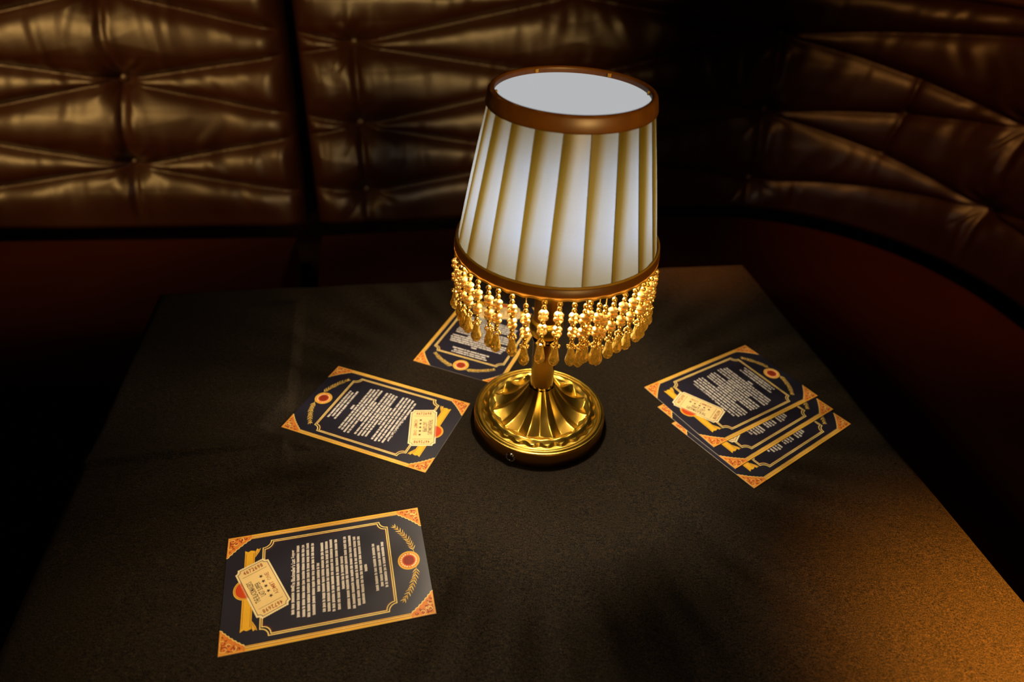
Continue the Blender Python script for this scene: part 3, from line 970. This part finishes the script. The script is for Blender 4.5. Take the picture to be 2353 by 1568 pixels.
card_proto = make_card()
CARD_LABELS = {
    'left': 'navy card with gold border lying left of the lamp, its ticket toward the base',
    'front': 'navy card with gold border lying alone nearest the front edge of the table',
    'r1': 'topmost navy card of the three fanned on the right, ticket fully visible',
    'r2': 'middle navy card of the three fanned on the right',
    'r3': 'bottom navy card of the three fanned on the right, nearest the front',
    'back': 'navy card half hidden behind the lamp and its bead fringe'}
for i, (key, (cx, cy2, a, zt)) in enumerate(CARDS.items()):
    c = card_proto if i == 0 else copy_tree(card_proto)
    c.location = (cx * MM, cy2 * MM, TZ + zt * MM)
    c.rotation_euler = (0, 0, a)
    tag(c, CARD_LABELS[key], 'card', 'printed cards on the table')

# ------------------------------------------------------------------ the lamp
lamp = empty('table_lamp', (LAMP_X, LAMP_Y, TZ))
tag(lamp, 'lit brass table lamp with cream pleated shade and amber bead fringe', 'lamp')

def lamp_base():
    nr, nt_ = 150, 480
    NF = 12
    th = np.linspace(0, 2 * PI, nt_, endpoint=False)
    rr = np.concatenate([np.linspace(10.6, 40, 60), np.linspace(40.3, 56, 72), np.linspace(56.2, 62.0, 18)])
    TH, RR = np.meshgrid(th, rr, indexing='ij')
    ph = TH * NF + PI
    tri = 2 / PI * np.arcsin(0.985 * np.cos(ph))                # -1..1
    edge = 44.2 + 2.3 * tri                                     # zig-zag edge of the flutes
    k = np.clip((45.5 - RR) / 34.5, 0, 1)
    z0 = 20.5 + 31.0 * k ** 2.1
    amp = 0.55 + 2.9 * np.clip((RR - 11) / 30, 0, 1) ** 1.2
    flute = z0 + amp * tri - 1.0
    # border ring: rises from the flute edge, bead bumps, scalloped outside
    bead = 0.5 + 0.5 * np.cos(TH * NF * 2 + PI)
    outer = 51.2 + 1.9 * bead
    ring = 20.6 + 2.3 * np.exp(-((RR - 48.9) / 2.6) ** 2) * (0.88 + 0.24 * bead) - 0.15 * (RR - 46)
    ring = np.where(RR > outer, 17.2 + 2.6 * np.exp(-((RR - outer) / 1.3) ** 2), ring)
    # channel and raised rim
    z = np.where(RR < edge, flute, ring)
    flat = 17.2 - 0.9 * np.exp(-((RR - 57.2) / 0.8) ** 2) + 1.5 * np.exp(-((RR - 59.4) / 1.3) ** 2)
    w = np.clip((RR - 55.2) / 1.0, 0, 1)
    z = z * (1 - w) + flat * w
    # radial engraving on the lozenges of the ring
    z += np.where((RR > edge) & (RR < 48.0), 0.12 * np.sin(TH * 240), 0)
    V = np.stack([RR * np.cos(TH), RR * np.sin(TH), z], -1).reshape(-1, 3) * MM
    F = grid_faces(nt_, len(rr), True)
    return mesh_from('base_plate', V, F, [M['brass']], smooth=True)
link('base_plate', lamp_base(), lamp)
vs, fs = lathe([(0.030, 0.0006), (0.0625, 0.0004), (0.0634, 0.0015), (0.0634, 0.0135), (0.0631, 0.0155), (0.0625, 0.0168), (0.0617, 0.0172)], 128, True)
link('base_rim', mesh_from('base_rim', vs, fs, [M['brass_side']], smooth=True), lamp)
# touch button on the front of the rim
ab = math.radians(-114)
def on_rim(me, name, parent):
    o = link(name, me, parent)
    o.location = (0.0632 * math.cos(ab), 0.0632 * math.sin(ab), 0.0078)
    o.rotation_euler = Vector((math.cos(ab), math.sin(ab), 0)).to_track_quat('Z', 'Y').to_euler()
    return o
b = on_rim(mesh_from('power_button', *lathe([(0.0030, 0.0), (0.0029, 0.0012), (0.0022, 0.0020), (0.0008, 0.0023), (0.00005, 0.0023)], 24), [M['dark_button']], smooth=True), 'power_button', lamp)
r_ = link('button_ring', mesh_from('button_ring', *lathe([(0.0030, -0.0003), (0.0030, 0.0012), (0.0036, 0.0019), (0.0045, 0.0016), (0.0049, 0.0004), (0.0049, -0.0012)], 32), [M['chrome']], smooth=True), b)
tag(r_, 'shiny metal ring around the button')
# column: tube, collar, upper sleeve
link('column', mesh_from('column', *lathe([(0.0122, 0.046), (0.0122, 0.049), (0.0109, 0.0498), (0.0107, 0.051), (0.0107, 0.0995), (0.0116, 0.1005), (0.0116, 0.103), (0.0104, 0.104), (0.0104, 0.108)], 56), [M['brass_tube']], smooth=True), lamp)
cp = [(0.0104, 0.1065)] + [(0.0112 + 0.0040 * math.sin(t), 0.1150 - 0.0085 * math.cos(t)) for t in np.linspace(0.15, PI - 0.35, 14)] + [(0.0121, 0.1240)]
link('collar', mesh_from('collar', *lathe(cp, 56), [M['brass']], smooth=True), lamp)
link('socket_sleeve', mesh_from('socket_sleeve', *lathe([(0.0119, 0.122), (0.0119, 0.1985), (0.0112, 0.2000), (0.004, 0.2002)], 56), [M['brass_side']], smooth=True), lamp)
bp_ = [(0.0055, 0.2002), (0.0075, 0.206), (0.0125, 0.214), (0.0145, 0.224), (0.0140, 0.242)] + [(0.0130 * math.cos(t), 0.256 + 0.0150 * math.sin(t)) for t in np.linspace(0, PI / 2 - 0.02, 9)]
bulb = link('bulb', mesh_from('bulb', *lathe(bp_, 32), [M['bulb']], smooth=True), lamp)

# shade
SZ0, SZ1 = 0.1975, 0.3200
SR0, SR1 = 0.0812, 0.0588
def sc(z):
    t = (z - SZ0) / (SZ1 - SZ0)
    return 0.0026 + 0.0024 * t, 0.0010 + 0.0055 * t, SR0 + (SR1 - SR0) * t
NP = 20
PA0 = math.radians(-97.0)
def pleat(i):
    a = 2 * PI / NP
    us = [0.0, 0.004, 0.014, 0.03, 0.06, 0.12, 0.2, 0.3, 0.4, 0.5, 0.6, 0.7, 0.8, 0.9, 1.0]
    zs = np.linspace(SZ0 + 0.001, SZ1 - 0.001, 14)
    def slip(k):
        q = random.Random(100 + k % NP); return q.uniform(-0.07, 0.07), q.uniform(-0.07, 0.07)
    (j0, j1), (k0, k1) = slip(i), slip(i + 1)
    V, UV = [], []
    for n_, u in enumerate(us):
        for z in zs:
            t = (z - SZ0) / (SZ1 - SZ0)
            cx, cy2, r = sc(z)
            off = (0.0, 0.0006)[n_] if n_ < 2 else 0.0008 * (1 - u) ** 1.3
            off += 0.0008 * math.sin(PI * u) * math.sin(PI * t)
            sh = (j0 * (1 - t) + j1 * t) * (1 - u) + (k0 * (1 - t) + k1 * t) * u
            th = PA0 + (i + u + sh) * a
            V.append((cx + (r + off) * math.cos(th), cy2 + (r + off) * math.sin(th), z)); UV.append((u, t))
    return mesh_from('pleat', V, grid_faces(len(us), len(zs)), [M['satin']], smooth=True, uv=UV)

def shade_ring(name, prof, m, parent, n=120, wob=0.0, nw=40):
    """prof: list of (dr, z) followed round the leaning shade"""
    V = []
    for i in range(n):
        th = 2 * PI * i / n
        for dr, z in prof:
            cx, cy2, r = sc(z)
            zz = z + (wob * abs(math.sin(th * nw / 2)) if z < SZ0 else 0)
            V.append((cx + (r + dr) * math.cos(th), cy2 + (r + dr) * math.sin(th), zz))
    return link(name, mesh_from(name, V, grid_faces(n, len(prof), True), [m], smooth=True), parent)

# lower band is the shade's own frame ring, pleats and trims hang on it
shade = shade_ring('lampshade', [(-0.0012, SZ0 - 0.001), (0.0022, SZ0 - 0.0012), (0.0028, SZ0 + 0.0008), (0.0028, SZ0 + 0.0062), (0.0021, SZ0 + 0.0070), (0.0004, SZ0 + 0.0072)], M['trim'], lamp, 160)
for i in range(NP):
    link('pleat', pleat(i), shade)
shade_ring('top_band', [(-0.0010, SZ1 - 0.0105), (0.0020, SZ1 - 0.0105), (0.0024, SZ1 - 0.0095), (0.0023, SZ1 - 0.0010), (0.0016, SZ1 + 0.0004), (0.0000, SZ1 + 0.0008), (-0.0018, SZ1 + 0.0004), (-0.0024, SZ1 - 0.0010), (-0.0024, SZ1 - 0.0040)], M['trim'], shade, 160)
cord = [(0.0021 + 0.0009 * math.cos(t), SZ0 + 0.0076 + 0.0009 * math.sin(t)) for t in np.linspace(0, 2 * PI, 9)]
shade_ring('gold_cord', cord, M['trim_gold'], shade, 160)
lace = [(0.0016 + 0.0006 * math.cos(t), SZ0 - 0.0022 + 0.0010 * math.sin(t)) for t in np.linspace(0, 2 * PI, 9)]
shade_ring('scalloped_edge', lace, M['trim_gold'], shade, 240, 0.0012, 40)
# added glowing disc closing the top opening, stands in for the bright shade inside, with small clips on the rim
cx, cy2, r = sc(SZ1 - 0.004)
df = link('added_glow_disc', mesh_from('added_glow_disc', *moved(lathe([(0.00005, SZ1 - 0.0044), (r * 0.5, SZ1 - 0.0044), (r - 0.0022, SZ1 - 0.0040), (r - 0.0022, SZ1 - 0.0052), (0.00005, SZ1 - 0.0056)], 96), cx, cy2), [M['added_glow_disc']], smooth=False), shade)
for a in (118, 57, 6, -170):
    a = math.radians(a)
    cx, cy2, r = sc(SZ1)
    vs, fs = box(-0.0008, 0.0008, -0.0012, 0.0012, -0.0014, 0.0012)
    o = link('rim_clip', mesh_from('rim_clip', vs, fs, [M['trim_gold']]), shade, (cx + (r - 0.0030) * math.cos(a), cy2 + (r - 0.0030) * math.sin(a), SZ1 - 0.0016))
    o.rotation_euler.z = a

# bead fringe
def facet_lathe(profile, n, twist=0.0):
    V = []; m = len(profile)
    for j, (r, z) in enumerate(profile):
        for i in range(n):
            a = 2 * PI * (i + 0.5 * (j % 2) * twist) / n
            V.append((r * math.cos(a), r * math.sin(a), z))
    F = []
    for j in range(m - 1):
        for i in range(n):
            i2 = (i + 1) % n
            a, b, c, d = j * n + i, j * n + i2, (j + 1) * n + i2, (j + 1) * n + i
            if twist:
                if j % 2 == 0: F += [(a, c, b) if False else (a, d, b), (b, d, c)]
                else: F += [(a, d, c), (a, c, b)]
            else: F.append((a, d, c, b))
    F.append(tuple(range(n - 1, -1, -1))[::-1] if False else tuple(range(n)))
    F.append(tuple((m - 1) * n + i for i in range(n - 1, -1, -1)))
    return V, F

rond_me = mesh_from('rondelle_bead', *facet_lathe([(0.0010, 0.0019), (0.0029, 0.0015), (0.0039, 0.0005), (0.0039, -0.0005), (0.0029, -0.0015), (0.0010, -0.0019)], 12, 1.0), [M['rondelle']])
drop_me = mesh_from('crystal_drop', *facet_lathe([(0.0010, 0.0), (0.0022, -0.0012), (0.0030, -0.0058), (0.0043, -0.0112), (0.0044, -0.0128), (0.0032, -0.0158), (0.0004, -0.0184)], 8, 1.0), [M['crystal']])

def ball(r, cz, n=8, m=5, cx=0.0, cy=0.0):
    prof = [(r * math.cos(t), r * math.sin(t)) for t in np.linspace(PI / 2 - 0.05, -PI / 2 + 0.05, m)]
    V = []; F = []
    for j, (q, z) in enumerate(prof):
        for i in range(n):
            a = 2 * PI * i / n
            V.append((cx + q * math.cos(a), cy + q * math.sin(a), cz + z))
    for j in range(m - 1):
        for i in range(n):
            i2 = (i + 1) % n
            F.append((j * n + i, (j + 1) * n + i, (j + 1) * n + i2, j * n + i2))
    F.append(tuple(range(n))); F.append(tuple((m - 1) * n + i for i in range(n - 1, -1, -1)))
    return V, F

def strand_mesh(drop):
    parts = []
    d = drop
    vs, fs = lathe([(0.00035, -0.043 - d), (0.00035, 0.002)], 6, True, True); parts.append((vs, fs))
    for z, r in ((-0.0030, 0.0022), (-0.0076, 0.0021), (-0.0206, 0.0022), (-0.0333, 0.0021), (-0.0372, 0.0019)):
        parts.append(ball(r, z - d))
    for k in range(7):
        a = 2 * PI * k / 7
        parts.append(ball(0.0011, -0.0402 - d, 6, 4, 0.0031 * math.cos(a), 0.0031 * math.sin(a)))
        if k % 2: parts.append(ball(0.0010, -0.0388 - d, 6, 4, 0.0022 * math.cos(a), 0.0022 * math.sin(a)))
    V, F = merge(parts)
    return mesh_from('bead_strand', V, F, [M['seed']], smooth=True)

strand_mes = {}
ANG = [-188, -172.0, -163.0, -158.1, -153.7, -145.7, -137.6, -129.7, -122.9, -114.6, -106.8, -97.0, -89.1, -81.6, -75.4, -73.0, -67.9, -63.8, -58.9, -51.4, -43.3, -35.2, -30.2, -23.0, -16.0, -7.8]
ANG += [1.5 + 8.6 * k for k in range(20)]
DROPS = {-106.8: 0.006, -75.4: 0.003, -67.9: 0.004, -63.8: 0.007, -58.9: 0.002, -51.4: 0.001, -153.7: 0.002}
rs = random.Random(5)
for a in ANG:
    d = DROPS.get(a, 0.0005 * rs.randint(0, 3))
    if d not in strand_mes: strand_mes[d] = strand_mesh(d)
    th = math.radians(a)
    cx, cy2, r = sc(SZ0)
    st = link('bead_strand', strand_mes[d], lamp, (cx + (r + 0.0006) * math.cos(th), cy2 + (r + 0.0006) * math.sin(th), SZ0 - 0.0022))
    st.rotation_euler = (rs.uniform(-0.03, 0.03), rs.uniform(-0.03, 0.03), rs.uniform(0, 6.28))
    for z in (-0.0124, -0.0165, -0.0250, -0.0291):
        q = link('rondelle_bead', rond_me, st, (0, 0, z - d)); q.rotation_euler.z = rs.uniform(0, 6.28)
    q = link('crystal_drop', drop_me, st, (0, 0, -0.0408 - d)); q.rotation_euler.z = rs.uniform(0, 6.28)
